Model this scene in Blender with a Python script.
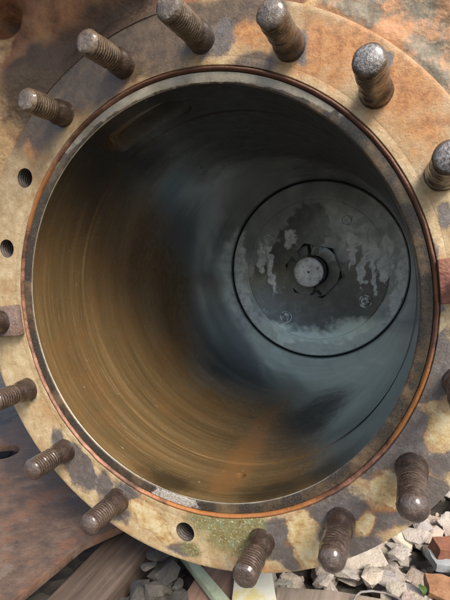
import bpy, bmesh, math, random
from mathutils import Vector, Matrix, noise as mn
rnd = random.Random(7)
R = math.radians
SC = bpy.context.scene
COL = SC.collection
for o in list(bpy.data.objects): bpy.data.objects.remove(o)

# ------------------------------------------------------------ camera, sky, sun, exposure
H = 0.48                                    # height of the bore axis above the ballast
CAM = Vector((0.2351, -0.4903, H + 0.0691)); YAW, PIT, F = 0.3756, -0.1188, 455.0
cd = bpy.data.cameras.new('camera'); cam = bpy.data.objects.new('camera', cd); COL.objects.link(cam)
cam.location = CAM; cam.rotation_euler = (math.pi/2 + PIT, 0, YAW)
cd.sensor_fit = 'VERTICAL'; cd.sensor_height = 24; cd.lens = 24*F/600; cd.clip_start = 0.01; cd.clip_end = 500
SC.camera = cam
SUN = Vector((0.62, -0.58, 0.90)).normalized()
W = bpy.data.worlds.new('World'); SC.world = W; W.use_nodes = True
wn = W.node_tree; bg = wn.nodes['Background']
sky = wn.nodes.new('ShaderNodeTexSky'); sky.sky_type = 'NISHITA'; sky.sun_disc = False
sky.sun_elevation = math.asin(SUN.z); sky.sun_rotation = math.atan2(SUN.x, SUN.y)
sky.air_density = 1.0; sky.dust_density = 3.0; sky.ozone_density = 1.0
hs = wn.nodes.new('ShaderNodeHueSaturation'); hs.inputs['Saturation'].default_value = 0.95
wn.links.new(sky.outputs[0], hs.inputs['Color']); wn.links.new(hs.outputs[0], bg.inputs['Color'])
bg.inputs['Strength'].default_value = 0.085
sl = bpy.data.lights.new('sun', 'SUN'); sl.energy = 1.5; sl.angle = R(25); sl.color = (1, .93, .82)
so = bpy.data.objects.new('sun', sl); COL.objects.link(so); so.rotation_euler = SUN.to_track_quat('Z', 'Y').to_euler()
so.location = (3, -3, 4)
SC.view_settings.view_transform = 'Standard'; SC.view_settings.look = 'None'
SC.view_settings.exposure = 1.68; SC.view_settings.gamma = 1
SC.render.engine = 'CYCLES'

# ------------------------------------------------------------ helpers
def ray(px, py):
    d = Vector(((px-225)/F, 1, -(py-300)/F))
    c, s = math.cos(PIT), math.sin(PIT); d = Vector((d.x, d.y*c-d.z*s, d.y*s+d.z*c))
    c, s = math.cos(YAW), math.sin(YAW); return Vector((d.x*c-d.y*s, d.x*s+d.y*c, d.z))
def onY(px, py, Y=0.):                      # point on an upright plane of the cylinder; (x, z - H)
    d = ray(px, py); t = (Y-CAM.y)/d.y; q = CAM+d*t; return q.x, q.z-H, t/F
def onZ(px, py, z):                         # point on a level plane
    d = ray(px, py); t = (z-CAM.z)/d.z; return CAM+d*t
def link(o, parent=None):
    COL.objects.link(o)
    if parent: o.parent = parent
    return o
def mesh_obj(name, me, m, parent=None):
    o = bpy.data.objects.new(name, me)
    if m and not me.materials: me.materials.append(m)
    return link(o, parent)
def from_bm(name, bm, m, parent=None, smooth=False, sharp=None):
    me = bpy.data.meshes.new(name); bm.to_mesh(me); bm.free()
    if smooth:
        me.polygons.foreach_set('use_smooth', [True]*len(me.polygons))
        if sharp: me.set_sharp_from_angle(angle=R(sharp))
    return mesh_obj(name, me, m, parent)
def thing(name, label, cat, loc=(0, 0, 0), group=None):
    o = bpy.data.objects.new(name, None); COL.objects.link(o); o.location = loc
    o.empty_display_size = .05
    return tag(o, label, cat, group)
def tag(o, label=None, cat=None, group=None, kind=None):
    for k, v in (('label', label), ('category', cat), ('group', group), ('kind', kind)):
        if v: o[k] = v
    return o
def lathe(prof, n=192, closed=True, a0=0, a1=2*math.pi):
    """surface of revolution about +Y; prof is a list of (radius, y)"""
    bm = bmesh.new(); rows = []
    for k in range(n):
        a = a0+(a1-a0)*k/n; c, s = math.cos(a), math.sin(a)
        rows.append([bm.verts.new((r*c, y, r*s)) for r, y in prof])
    m = len(prof)
    for k in range(n):
        A, B = rows[k], rows[(k+1) % n]
        for i in range(m if closed else m-1):
            j = (i+1) % m; bm.faces.new((A[i], A[j], B[j], B[i]))
    bmesh.ops.recalc_face_normals(bm, faces=bm.faces); return bm
def disc_lathe(prof, n=96):
    """revolved, prof starts and ends on the axis (r = 0)"""
    bm = bmesh.new(); rows = []
    p0 = bm.verts.new((0, prof[0][1], 0)); p1 = bm.verts.new((0, prof[-1][1], 0)); mid = prof[1:-1]
    for k in range(n):
        a = 2*math.pi*k/n; rows.append([bm.verts.new((r*math.cos(a), y, r*math.sin(a))) for r, y in mid])
    for k in range(n):
        A, B = rows[k], rows[(k+1) % n]
        for i in range(len(mid)-1): bm.faces.new((A[i], A[i+1], B[i+1], B[i]))
        bm.faces.new((p0, A[0], B[0])); bm.faces.new((p1, B[-1], A[-1]))
    bmesh.ops.recalc_face_normals(bm, faces=bm.faces); return bm
def boolean(bm, cutters, op='DIFFERENCE'):
    def mk(b):
        me = bpy.data.meshes.new('t'); b.to_mesh(me); b.free(); return link(bpy.data.objects.new('t', me))
    o = mk(bm); cs = [mk(c) for c in cutters]
    for c in cs:
        md = o.modifiers.new('b', 'BOOLEAN'); md.object = c; md.operation = op; md.solver = 'EXACT'
    bpy.context.view_layer.update()
    me = bpy.data.meshes.new_from_object(o.evaluated_get(bpy.context.evaluated_depsgraph_get()))
    for c in cs+[o]: bpy.data.objects.remove(c)
    out = bmesh.new(); out.from_mesh(me); bpy.data.meshes.remove(me); return out
def set_masks(o, fn, names=('m1', 'm2')):
    me = o.data
    atts = [me.color_attributes.new(n, 'FLOAT_COLOR', 'POINT') for n in names]
    bufs = [[] for _ in names]
    for v in me.vertices:
        vals = fn(v.co)
        for b, t in zip(bufs, vals): b.extend((*t, 1.0))
    for a, b in zip(atts, bufs): a.data.foreach_set('color', b)
def blobs_field(blobs, x, z):
    f = 0.
    for bx, bz, rx, rz, ca, sa in blobs:
        dx, dz = x-bx, z-bz; u = (dx*ca+dz*sa)/rx; v = (-dx*sa+dz*ca)/rz
        d = u*u+v*v
        if d < 4: f = max(f, 1-math.sqrt(d)*.5)     # 1 centre, .5 on the rim, 0 at twice the radius
    return f
def px_blobs(L, Y=0.):
    out = []
    for b in L:
        px, py, rx = b[:3]; rz = b[3] if len(b) > 3 else rx; a = R(b[4]) if len(b) > 4 else 0
        x, z, s = onY(px, py, Y); out.append((x, z, rx*s, rz*s, math.cos(a), math.sin(a)))
    return out
def sstep(a, b, x):
    t = min(1, max(0, (x-a)/(b-a))); return t*t*(3-2*t)

# ------------------------------------------------------------ node helpers
class M:
    def __init__(s, name):
        s.m = bpy.data.materials.new(name); s.m.use_nodes = True; s.t = s.m.node_tree
        s.b = s.t.nodes['Principled BSDF']; s.co = s.t.nodes.new('ShaderNodeTexCoord').outputs['Object']
        s._bump = None
    def n(s, k): return s.t.nodes.new(k)
    def put(s, sock, v):
        if isinstance(v, bpy.types.NodeSocket): s.t.links.new(v, sock)
        elif isinstance(v, (tuple, list)) and sock.type == 'RGBA': sock.default_value = (*v[:3], 1)
        else: sock.default_value = v
    def scaled(s, sx, sy, sz, src=None):
        n = s.n('ShaderNodeMapping'); s.put(n.inputs['Vector'], src or s.co); n.inputs['Scale'].default_value = (sx, sy, sz)
        return n.outputs[0]
    def noise(s, scale, detail=4, rough=.55, vec=None, dist=0.):
        n = s.n('ShaderNodeTexNoise'); s.put(n.inputs['Vector'], vec or s.co)
        n.inputs['Scale'].default_value = scale; n.inputs['Detail'].default_value = detail
        n.inputs['Roughness'].default_value = rough; n.inputs['Distortion'].default_value = dist
        return n.outputs['Fac']
    def voro(s, scale, feat='F1', vec=None):
        n = s.n('ShaderNodeTexVoronoi'); n.feature = feat; s.put(n.inputs['Vector'], vec or s.co)
        n.inputs['Scale'].default_value = scale; return n.outputs['Distance']
    def math(s, op, a, b=0., c=None):
        n = s.n('ShaderNodeMath'); n.operation = op; s.put(n.inputs[0], a); s.put(n.inputs[1], b)
        if c is not None: s.put(n.inputs[2], c)
        return n.outputs[0]
    def rng(s, v, a, b, lo=0., hi=1.):
        n = s.n('ShaderNodeMapRange'); n.interpolation_type = 'SMOOTHSTEP'
        s.put(n.inputs['Value'], v); n.inputs['From Min'].default_value = a; n.inputs['From Max'].default_value = b
        n.inputs['To Min'].default_value = lo; n.inputs['To Max'].default_value = hi; return n.outputs[0]
    def mix(s, f, a, b, mode='MIX'):
        n = s.n('ShaderNodeMix'); n.data_type = 'RGBA'; n.blend_type = mode
        s.put(n.inputs[0], f); s.put(n.inputs[6], a); s.put(n.inputs[7], b); return n.outputs[2]
    def fmix(s, f, a, b):
        n = s.n('ShaderNodeMix'); s.put(n.inputs[0], f); s.put(n.inputs[2], a); s.put(n.inputs[3], b); return n.outputs[0]
    def ramp(s, v, stops):
        n = s.n('ShaderNodeValToRGB'); s.put(n.inputs[0], v); e = n.color_ramp.elements
        while len(e) < len(stops): e.new(.5)
        for q, (p, c) in zip(e, stops): q.position = p; q.color = (*c, 1)
        return n.outputs[0]
    def attr(s, name):
        a = s.n('ShaderNodeAttribute'); a.attribute_name = name; p = s.n('ShaderNodeSeparateColor')
        s.put(p.inputs[0], a.outputs['Color']); return p.outputs
    def stain(s, field, nz, amp=.35, soft=.06, th=.5):
        """blob field + noise, cut at its rim: a stain with a ragged outline"""
        v = s.math('MULTIPLY_ADD', s.math('SUBTRACT', nz, .5), amp*2, field)
        return s.rng(v, th-soft, th+soft)
    def bump(s, h, strength, dist):
        n = s.n('ShaderNodeBump'); n.inputs['Strength'].default_value = strength; n.inputs['Distance'].default_value = dist
        s.put(n.inputs['Height'], h)
        if s._bump: s.put(n.inputs['Normal'], s._bump)
        s._bump = n.outputs[0]; s.put(s.b.inputs['Normal'], s._bump)
    def fin(s, color, rough, metal=0., coat=0., spec=.5):
        s.put(s.b.inputs['Base Color'], color); s.put(s.b.inputs['Roughness'], rough); s.put(s.b.inputs['Metallic'], metal)
        s.put(s.b.inputs['Coat Weight'], coat); s.b.inputs['Coat Roughness'].default_value = .12
        s.put(s.b.inputs['Specular IOR Level'], spec); return s.m

# ------------------------------------------------------------ materials
def mat_flange():
    s = M('weathered flange face'); a1 = s.attr('m1'); a2 = s.attr('m2')
    nb, nm, nf = s.noise(16, 8, .66), s.noise(55, 8, .7), s.noise(380, 5, .75); n90 = s.noise(95, 8, .75)
    c = s.ramp(nm, [(.3, (.25, .165, .08)), (.42, (.395, .285, .15)), (.55, (.48, .37, .215)), (.72, (.60, .50, .335))])
    c = s.mix(s.rng(nb, .47, .66, 0, .7), c, (.36, .20, .08))
    gold = s.math('MULTIPLY', a2[2], s.rng(nb, .32, .62, .45, 1))               # brown oil film, deepened for the shade at upper left, fades softly
    c = s.mix(gold, c, s.ramp(nm, [(.3, (.12, .07, .03)), (.5, (.22, .135, .055)), (.7, (.32, .21, .095))]))
    mr = s.stain(a1[1], s.noise(26, 9, .74), .8, .34)                           # orange rust
    rust = s.ramp(n90, [(.3, (.13, .048, .016)), (.45, (.31, .12, .034)), (.55, (.45, .205, .065)), (.7, (.54, .34, .16))])
    c = s.mix(s.math('MULTIPLY', mr, .88), c, rust)
    mb = s.stain(a2[0], s.noise(22, 9, .72), .6, .34)                           # dark brown grime, with upper-left shade and stud shadows painted in
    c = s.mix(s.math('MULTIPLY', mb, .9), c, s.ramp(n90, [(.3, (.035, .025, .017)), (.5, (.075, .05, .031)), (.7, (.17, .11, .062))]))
    ng = s.math('MULTIPLY_ADD', s.noise(150, 6, .75), .35, s.math('MULTIPLY', s.noise(32, 9, .72), .65))
    mg = s.stain(a1[0], ng, .6, .13)                                            # grey grease round the studs
    gcol = s.ramp(s.noise(110, 8, .72), [(.3, (.07, .060, .056)), (.5, (.122, .107, .101)), (.7, (.20, .178, .166))])
    c = s.mix(s.math('MULTIPLY', mg, s.rng(nm, .25, .5, .72, .97)), c, gcol)
    my = s.stain(a2[1], s.math('MULTIPLY_ADD', s.noise(170, 6, .75), .35, s.math('MULTIPLY', s.noise(36, 9, .72), .65)), .9, .10)   # old paint
    ev = s.math('MULTIPLY_ADD', s.math('SUBTRACT', s.noise(44, 8, .72), .5), 1.1, a2[1]); eb = s.math('MULTIPLY', s.rng(ev, .30, .48), .5)
    c = s.mix(eb, c, (.30, .135, .045))
    c = s.mix(s.math('MULTIPLY', my, s.rng(n90, .3, .55, .55, .92)), c, s.ramp(nm, [(.33, (.30, .16, .06)), (.45, (.46, .33, .15)), (.56, (.56, .46, .26)), (.7, (.62, .56, .40))]))
    mv = s.stain(a1[2], s.noise(36, 8, .72), .6, .2)                            # green crust
    sp = s.rng(s.noise(330, 4, .8), .54, .62)
    gc = s.mix(sp, s.ramp(s.noise(70, 8, .72), [(.35, (.13, .085, .03)), (.5, (.19, .165, .06)), (.62, (.18, .21, .12))]), (.52, .52, .34))
    c = s.mix(s.math('MULTIPLY', mv, .95), c, gc)
    c = s.mix(s.rng(n90, .57, .66, 0, .55), c, s.mix(.75, c, (.05, .03, .018), 'MULTIPLY'))
    c = s.mix(s.rng(nf, .55, .7, 0, .7), c, s.mix(.8, c, (.2, .15, .1), 'MULTIPLY')); c = s.mix(s.rng(s.noise(520, 3, .8), .63, .72, 0, .45), c, (.62, .56, .44))
    s.bump(my, .35, .0012); s.bump(nm, .4, .003); s.bump(n90, .3, .0015); s.bump(nf, .4, .001); s.bump(s.math('MULTIPLY', sp, mv), .6, .0015)
    wet = s.math('MAXIMUM', mg, s.math('MAXIMUM', mv, mb)); ro = s.fmix(wet, s.rng(nb, .35, .65, .36, .68), s.rng(n90, .3, .7, .22, .42))
    return s.fin(c, ro, s.math('MULTIPLY', mg, .15), s.math('MULTIPLY', wet, .25))
def mat_casting():
    s = M('rusted rough casting'); a1 = s.attr('m1'); a2 = s.attr('m2')
    nb, nm, nf = s.noise(9, 6, .6), s.noise(40, 6, .65), s.noise(260, 5, .7)
    c = s.ramp(nm, [(.3, (.10, .045, .022)), (.5, (.20, .085, .038)), (.7, (.32, .16, .075))])
    c = s.mix(s.rng(nb, .48, .62, 0, .55), c, (.34, .20, .09))
    mt = s.stain(a1[1], nm, .45, .15); c = s.mix(s.math('MULTIPLY', mt, .9), c, s.ramp(nf, [(.3, (.36, .22, .10)), (.7, (.52, .36, .18))]))
    mgr = s.stain(a1[0], nm, .4, .12)                                   # grey green old paint
    g = s.ramp(nm, [(.3, (.085, .066, .044)), (.5, (.16, .135, .095)), (.75, (.27, .24, .19))])
    ru = s.rng(s.noise(20, 8, .72), .46, .62)
    g = s.mix(s.math('MULTIPLY', ru, .8), g, s.ramp(nm, [(.35, (.24, .095, .03)), (.6, (.44, .20, .075))])); g = s.mix(s.rng(s.noise(90, 6, .7), .6, .68, 0, .6), g, (.46, .28, .14))
    c = s.mix(mgr, c, g)
    mb = s.stain(a2[0], nm, .4, .2); c = s.mix(s.math('MULTIPLY', mb, .9), c, s.ramp(nf, [(.3, (.022, .015, .011)), (.7, (.075, .05, .034))]))
    s.bump(nb, .3, .012); s.bump(nm, .5, .005); s.bump(nf, .6, .0013); s.bump(s.voro(170), .4, .0015)
    return s.fin(c, s.rng(nf, .3, .7, .5, .85))
def mat_step():
    s = M('grimy step ring'); nm, nf = s.noise(40, 6, .65), s.noise(500, 4, .75); big = s.noise(7, 4)
    c = s.ramp(nf, [(.38, (.026, .021, .016)), (.6, (.062, .05, .038)), (.76, (.20, .185, .16))])
    c = s.mix(s.rng(s.noise(18, 8, .72), .46, .62, 0, .7), c, s.ramp(nm, [(.35, (.10, .062, .03)), (.65, (.22, .15, .08))]))
    m = s.stain(s.attr('m1')[0], s.noise(60, 5), .3, .04)
    c = s.mix(m, c, s.ramp(nm, [(.35, (.17, .145, .10)), (.65, (.30, .265, .20))]))
    mo = s.stain(s.attr('m1')[1], s.noise(75, 6, .7), .7, .1); c = s.mix(mo, c, s.ramp(nf, [(.35, (.16, .11, .06)), (.6, (.52, .5, .46))]))
    s.bump(nf, .5, .0008); s.bump(nm, .3, .0015)
    return s.fin(c, s.rng(nm, .3, .7, .2, .5), .25, .2)
def mat_lip():
    s = M('smooth steel lip'); nm, nf = s.noise(35, 6, .65), s.noise(400, 4, .75)
    c = s.ramp(nm, [(.3, (.15, .115, .10)), (.5, (.26, .21, .185)), (.7, (.36, .31, .26))])
    c = s.mix(s.stain(s.attr('m1')[1], nm, .5, .15), c, (.34, .20, .10))
    c = s.mix(s.stain(s.attr('m1')[2], nm, .4, .15), c, (.17, .18, .09))
    c = s.mix(s.rng(nf, .6, .7, 0, .6), c, (.10, .08, .07))
    s.bump(nf, .3, .0006); s.bump(nm, .2, .001); return s.fin(c, .42, .3)
def mat_copper():
    s = M('tarnished copper'); nm, nf = s.noise(30, 9, .75), s.noise(240, 5, .75)
    c = s.ramp(nm, [(.32, (.05, .026, .017)), (.45, (.13, .062, .038)), (.56, (.26, .125, .08)), (.66, (.38, .21, .15)), (.76, (.13, .075, .05))])
    c = s.mix(s.rng(nf, .58, .72, 0, .6), c, (.10, .06, .04))
    mo = s.stain(s.attr('m1')[1], nm, .4, .15); c = s.mix(s.math('MULTIPLY', mo, .85), c, (.40, .16, .045))
    md = s.stain(s.attr('m1')[0], nm, .4, .2); c = s.mix(md, c, (.11, .05, .03))
    s.bump(nf, .6, .0012); s.bump(s.noise(70, 6, .7), .5, .002); return s.fin(c, s.rng(nf, .3, .7, .36, .6), .4)
def mat_bore():
    s = M('oily bored iron'); a = s.attr('m1'); a2 = s.attr('m2')
    rings = s.noise(1, 6, .75, s.scaled(2.2, 260, 2.2)); rings2 = s.noise(1, 4, .6, s.scaled(4, 620, 4)); scr = s.noise(1, 3, .6, s.scaled(16, 420, 16))
    wide = s.noise(1, 6, .68, s.scaled(3.0, 30, 3.0)); nm = s.noise(11, 9, .68); n60 = s.noise(60, 8, .72); nf = s.noise(260, 4, .75)
    brown = s.ramp(wide, [(.3, (.125, .082, .034)), (.46, (.175, .115, .05)), (.58, (.225, .142, .06)), (.72, (.28, .185, .085))])
    brown = s.mix(s.rng(rings2, .42, .62, 0, .5), brown, (.09, .06, .026))
    brown = s.mix(s.rng(rings, .50, .64, 0, .45), brown, (.34, .24, .125))
    brown = s.mix(s.rng(nm, .48, .66, 0, .42), brown, (.225, .115, .044))
    brown = s.mix(s.rng(scr, .62, .70, 0, .45), brown, (.42, .33, .21))
    brown = s.mix(s.rng(n60, .52, .72, 0, .3), brown, (.10, .062, .026))
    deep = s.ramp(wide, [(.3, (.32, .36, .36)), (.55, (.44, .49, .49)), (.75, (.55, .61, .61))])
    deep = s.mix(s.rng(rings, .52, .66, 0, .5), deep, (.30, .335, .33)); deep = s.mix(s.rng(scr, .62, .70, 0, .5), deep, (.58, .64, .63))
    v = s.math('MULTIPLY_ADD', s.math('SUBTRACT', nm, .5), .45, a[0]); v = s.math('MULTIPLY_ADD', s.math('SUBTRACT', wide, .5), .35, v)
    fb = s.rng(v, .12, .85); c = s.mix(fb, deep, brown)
    st = s.stain(a[1], s.noise(18, 9, .72), .6, .34); c = s.mix(s.math('MULTIPLY', st, .5), c, (.34, .16, .055))
    bl = s.stain(a[2], s.noise(90, 7, .75), .6, .1); c = s.mix(s.math('MULTIPLY', bl, .55), c, (.44, .49, .52))  # pale patches, the second one a painted sheen
    pd = s.stain(a2[0], s.noise(26, 8, .72), .6, .3); c = s.mix(s.math('MULTIPLY', pd, .7), c, (.03, .024, .015))
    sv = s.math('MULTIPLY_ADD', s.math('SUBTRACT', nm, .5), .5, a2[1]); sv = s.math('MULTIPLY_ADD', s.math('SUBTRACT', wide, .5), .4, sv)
    shade_ = s.rng(sv, .2, .8); c = s.mix(s.math('MULTIPLY', shade_, .94), c, (.028, .028, .026))  # shade over the bore's top and lower right, put into the colour
    fk = s.rng(s.noise(150, 2, .4), .765, .775); c = s.mix(s.math('MULTIPLY', fk, .7), c, (.5, .45, .36))
    s.bump(rings, .14, .0006); s.bump(rings2, .10, .0003); s.bump(nm, .06, .002); s.bump(n60, .08, .0006)
    ro = s.fmix(fb, s.rng(nm, .3, .7, .10, .2), s.rng(n60, .3, .7, .20, .36)); ro = s.fmix(pd, ro, .1)
    ro = s.fmix(shade_, ro, s.rng(n60, .3, .7, .28, .45)); return s.fin(c, ro, s.fmix(shade_, s.fmix(fb, 1., .4), .3), s.fmix(shade_, .45, .1))
def mat_piston():
    s = M('oily piston iron'); a = s.attr('m1'); a2 = s.attr('m2')
    nm, nf, nb = s.noise(45, 6, .65), s.noise(300, 4, .75), s.noise(12, 5, .6)
    dark = s.ramp(nm, [(.3, (.03, .037, .038)), (.55, (.055, .066, .066)), (.75, (.11, .125, .123))])
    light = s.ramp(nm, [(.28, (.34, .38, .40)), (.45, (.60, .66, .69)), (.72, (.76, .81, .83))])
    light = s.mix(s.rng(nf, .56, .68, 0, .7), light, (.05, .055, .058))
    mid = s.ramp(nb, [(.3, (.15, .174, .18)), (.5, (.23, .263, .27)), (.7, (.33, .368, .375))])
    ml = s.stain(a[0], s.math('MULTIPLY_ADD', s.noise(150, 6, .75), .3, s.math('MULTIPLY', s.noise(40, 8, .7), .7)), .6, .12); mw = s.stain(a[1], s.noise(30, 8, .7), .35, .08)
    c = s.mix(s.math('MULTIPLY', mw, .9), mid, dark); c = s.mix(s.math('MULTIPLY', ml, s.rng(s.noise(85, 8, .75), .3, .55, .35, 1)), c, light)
    c = s.mix(s.rng(nf, .66, .74, 0, .5), c, (.22, .24, .22))
    mg = s.stain(a[2], nm, .3, .2); c = s.mix(s.math('MULTIPLY', mg, .6), c, (.60, .70, .62))
    c = s.mix(a2[0], c, (.012, .013, .013))
    ar = s.noise(1, 3, .6, s.scaled(1, 1, 1)); s.bump(nm, .25, .0015); s.bump(nf, .3, .0006)
    ro = s.fmix(mw, s.rng(nm, .3, .7, .28, .44), .2); ro = s.fmix(ml, ro, .5)
    return s.fin(c, ro, .45, .2)
def mat_stud(name, dark, mid, lite, wet):
    s = M(name); a = s.attr('m1'); nm, nf = s.noise(60, 5, .65), s.noise(420, 4, .75)
    c = s.ramp(nm, [(.3, dark), (.6, mid)])
    wear = s.math('MULTIPLY', s.rng(s.math('MULTIPLY_ADD', nm, .9, a[0]), .85, 1.25), s.rng(nf, .3, .6, .4, 1))
    c = s.mix(wear, c, lite); c = s.mix(s.rng(nf, .6, .75, 0, .7), c, (.03, .022, .018))
    c = s.mix(s.math('MULTIPLY', a[1], .8), c, s.mix(s.rng(nf, .4, .6), (.12, .108, .10), (.36, .36, .38)))
    s.bump(nf, .8, .0016); s.bump(nm, .6, .003); s.bump(s.noise(150, 6, .75), .6, .002)
    return s.fin(c, s.fmix(wear, s.rng(nf, .3, .7, .30+wet, .52+wet), .28), s.fmix(wear, .15, .6), s.rng(nm, .35, .6, .25, .9))
def mat_rust(name, cols, sc=1., metal=0., rough=(.5, .8), pale=None):
    s = M(name); nb, nm, nf = s.noise(7*sc, 9, .72), s.noise(30*sc, 9, .74), s.noise(260*sc, 4, .75)
    c = s.ramp(nm, [(.3, cols[0]), (.5, cols[1]), (.72, cols[2])])
    c = s.mix(s.rng(nb, .5, .64, 0, .6), c, cols[3])
    c = s.mix(s.rng(nf, .6, .72, 0, .6), c, cols[0])
    if pale: c = s.mix(s.rng(s.noise(13*sc, 5, .7), .56, .66, 0, .7), c, pale)
    s.bump(nm, .7, .005); s.bump(nf, .7, .0016); s.bump(s.voro(120*sc), .3, .0015)
    return s.fin(c, s.rng(nm, .3, .7, *rough), metal)
def mat_wood(name, c0, c1, c2):
    s = M(name); g = s.noise(1, 6, .65, s.scaled(110, 6, 110), .4); nm = s.noise(14, 5, .6); nf = s.noise(300, 4, .7)
    c = s.ramp(g, [(.3, c0), (.5, c1), (.72, c2)]); c = s.mix(s.rng(nm, .5, .68, 0, .55), c, c0)
    s.bump(g, .5, .002); s.bump(nf, .3, .0008); return s.fin(c, .75)
def mat_stone(name='ballast stone', dark=False):
    s = M(name); oi = s.n('ShaderNodeObjectInfo'); s.co = s.n('ShaderNodeNewGeometry').outputs['Position']; gi = s.n('ShaderNodeNewGeometry'); r = s.math('FRACT', s.math('ADD', oi.outputs['Random'], gi.outputs['Random Per Island']))
    nm, nf = s.noise(24, 6, .62), s.noise(170, 5, .7)
    base = s.ramp(r, [(0, (.36, .31, .265)), (.2, (.48, .40, .335)), (.4, (.38, .36, .335)), (.58, (.54, .465, .375)),
                      (.72, (.33, .33, .33)), (.86, (.47, .35, .28)), (.95, (.43, .45, .39)), (1, (.42, .23, .14))])
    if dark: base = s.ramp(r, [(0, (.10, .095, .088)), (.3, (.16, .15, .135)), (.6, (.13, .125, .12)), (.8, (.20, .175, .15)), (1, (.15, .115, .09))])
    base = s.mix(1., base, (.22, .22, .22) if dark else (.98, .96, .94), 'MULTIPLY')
    c = s.mix(s.rng(nm, .36, .66, 0, .55), base, s.mix(.5, base, (.18, .15, .12)))
    c = s.mix(s.rng(nm, .56, .7, 0, .5), c, (.085, .08, .07) if dark else (.47, .43, .375)); c = s.mix(s.rng(nf, .6, .76, 0, .5), c, (.2, .17, .14))
    s.bump(nm, .9, .012); s.bump(s.noise(70, 6, .75), .7, .005); s.bump(nf, .6, .002); return s.fin(c, .85)
def mat_ground():
    s = M('crushed stone ground'); v = s.voro(38); nm = s.noise(30, 6, .7); nf = s.noise(260, 4, .7)
    c = s.ramp(nm, [(.3, (.045, .038, .032)), (.5, (.085, .072, .06)), (.7, (.13, .112, .095))])
    c = s.mix(s.rng(v, .0, .5, .0, .5), c, (.09, .075, .06))
    s.bump(v, .8, .02); s.bump(nm, .5, .006); s.bump(nf, .5, .002); return s.fin(c, .9)
def mat_plain(name, c0, c1, rough, sc=30, dirt=None):
    s = M(name); nm, nf = s.noise(sc, 6, .65), s.noise(sc*9, 4, .7); c = s.ramp(nm, [(.32, c0), (.68, c1)])
    if dirt: c = s.mix(s.rng(s.noise(sc*.5, 5, .7), .52, .62, 0, .8), c, dirt)
    s.bump(nf, .3, .0008); s.bump(nm, .3, .0015); return s.fin(c, rough)
MF, MC, MSTEP, MLIP, MCOP, MB, MPI = mat_flange(), mat_casting(), mat_step(), mat_lip(), mat_copper(), mat_bore(), mat_piston()
MST = mat_stud('rusty threaded steel', (.016, .010, .006), (.055, .029, .015), (.27, .20, .13), -.08)
MST2 = mat_stud('brown crusted steel', (.014, .008, .005), (.042, .021, .013), (.14, .098, .075), -.08)
MST3 = mat_stud('dark oily steel', (.013, .009, .006), (.042, .024, .014), (.22, .17, .115), -.06)
MCL = mat_rust('red brown clamp steel', [(.12, .05, .04), (.27, .10, .072), (.42, .21, .16), (.36, .20, .11)], 1.6, .2, (.4, .6))
MHOLE = mat_rust('tapped hole steel', [(.03, .025, .022), (.09, .075, .065), (.17, .15, .13), (.08, .06, .05)], 1, .4, (.3, .5))

# ------------------------------------------------------------ the steam cylinder
cyl = thing('steam_cylinder', 'open rusty steam cylinder with a ring of threaded studs round its polished bore', 'steam cylinder', (0, 0, H))
BC, A0 = .298, 7.4                                                     # bolt circle, first stud angle
def bolt(k): a = R(A0+20*k); return BC*math.cos(a), BC*math.sin(a)
HOLES = (7, 8, 13)                                                     # tapped holes without a stud
# --- flange: polar grid front, solid
nt_, nr_ = 560, 22; ri, ro_ = .2791, .3395
prof = [(ri, .040), (ri, .00008), (ri+.0005, 0)]+[(ri+.0005+(ro_-.003-ri-.0005)*i/nr_, 0) for i in range(1, nr_+1)]+[(ro_-.001, .0008), (ro_, .003), (ro_, .040)]
bm = lathe(prof, nt_)
cut = []
for k in HOLES:
    c = bmesh.new(); bmesh.ops.create_cone(c, cap_ends=True, segments=36, radius1=.0130, radius2=.0130, depth=.06)
    x, z = bolt(k); bmesh.ops.transform(c, matrix=Matrix.Translation((x, .0, z)) @ Matrix.Rotation(R(90), 4, 'X'), verts=c.verts); cut.append(c)
bm = boolean(bm, cut)
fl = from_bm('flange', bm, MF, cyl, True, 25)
GREY = px_blobs([(278, 530, 22, 14), (410, 512, 24, 10, 35), (292, 562, 14, 8), (330, 560, 20, 9), (372, 545, 18, 9, 30), (82, 475, 16, 16), (115, 505, 18, 12, -30), (56, 440, 10, 14), (140, 515, 10, 8), (74, 466, 13, 18, 30), (72, 450, 9), (103, 482, 13, 13), (126, 492, 15, 10, -20), (30, 394, 8), (88, 468, 5, 22, 42),
                 (285, 545, 17, 20), (268, 548, 16, 12), (345, 512, 30, 30), (325, 540, 12, 16), (350, 545, 10, 16, 40), (400, 450, 28, 26), (430, 490, 26, 18, -30), (418, 425, 22, 24), (405, 480, 26, 26), (375, 515, 20, 30, -30), (446, 465, 16, 16), (310, 515, 18, 8),
                 (432, 385, 18, 26), (440, 350, 16, 30), (436, 312, 10, 22), (380, 470, 22, 14, 40), (405, 512, 12, 8, 30),
                 (222, 40, 12, 18), (208, 52, 10, 8), (300, 48, 9, 15), (446, 215, 7, 11), (62, 122, 10, 8), (180, 546, 20, 8, -15), (386, 60, 8, 6), (428, 280, 6, 40)])
RUST = px_blobs([(335, 48, 50, 30, -20), (405, 85, 48, 32, -45), (430, 130, 24, 22), (245, 34, 22, 18), (365, 32, 34, 16, -25), (315, 66, 22, 12), (432, 20, 30, 30),
                 (372, 528, 22, 10, 35), (388, 502, 14, 16), (34, 140, 14, 16), (255, 568, 20, 6), (440, 468, 7, 10)])
GREEN = px_blobs([(225, 532, 30, 26), (205, 525, 18, 14), (245, 520, 18, 14), (252, 545, 16, 18), (192, 550, 14, 8)])
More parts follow.
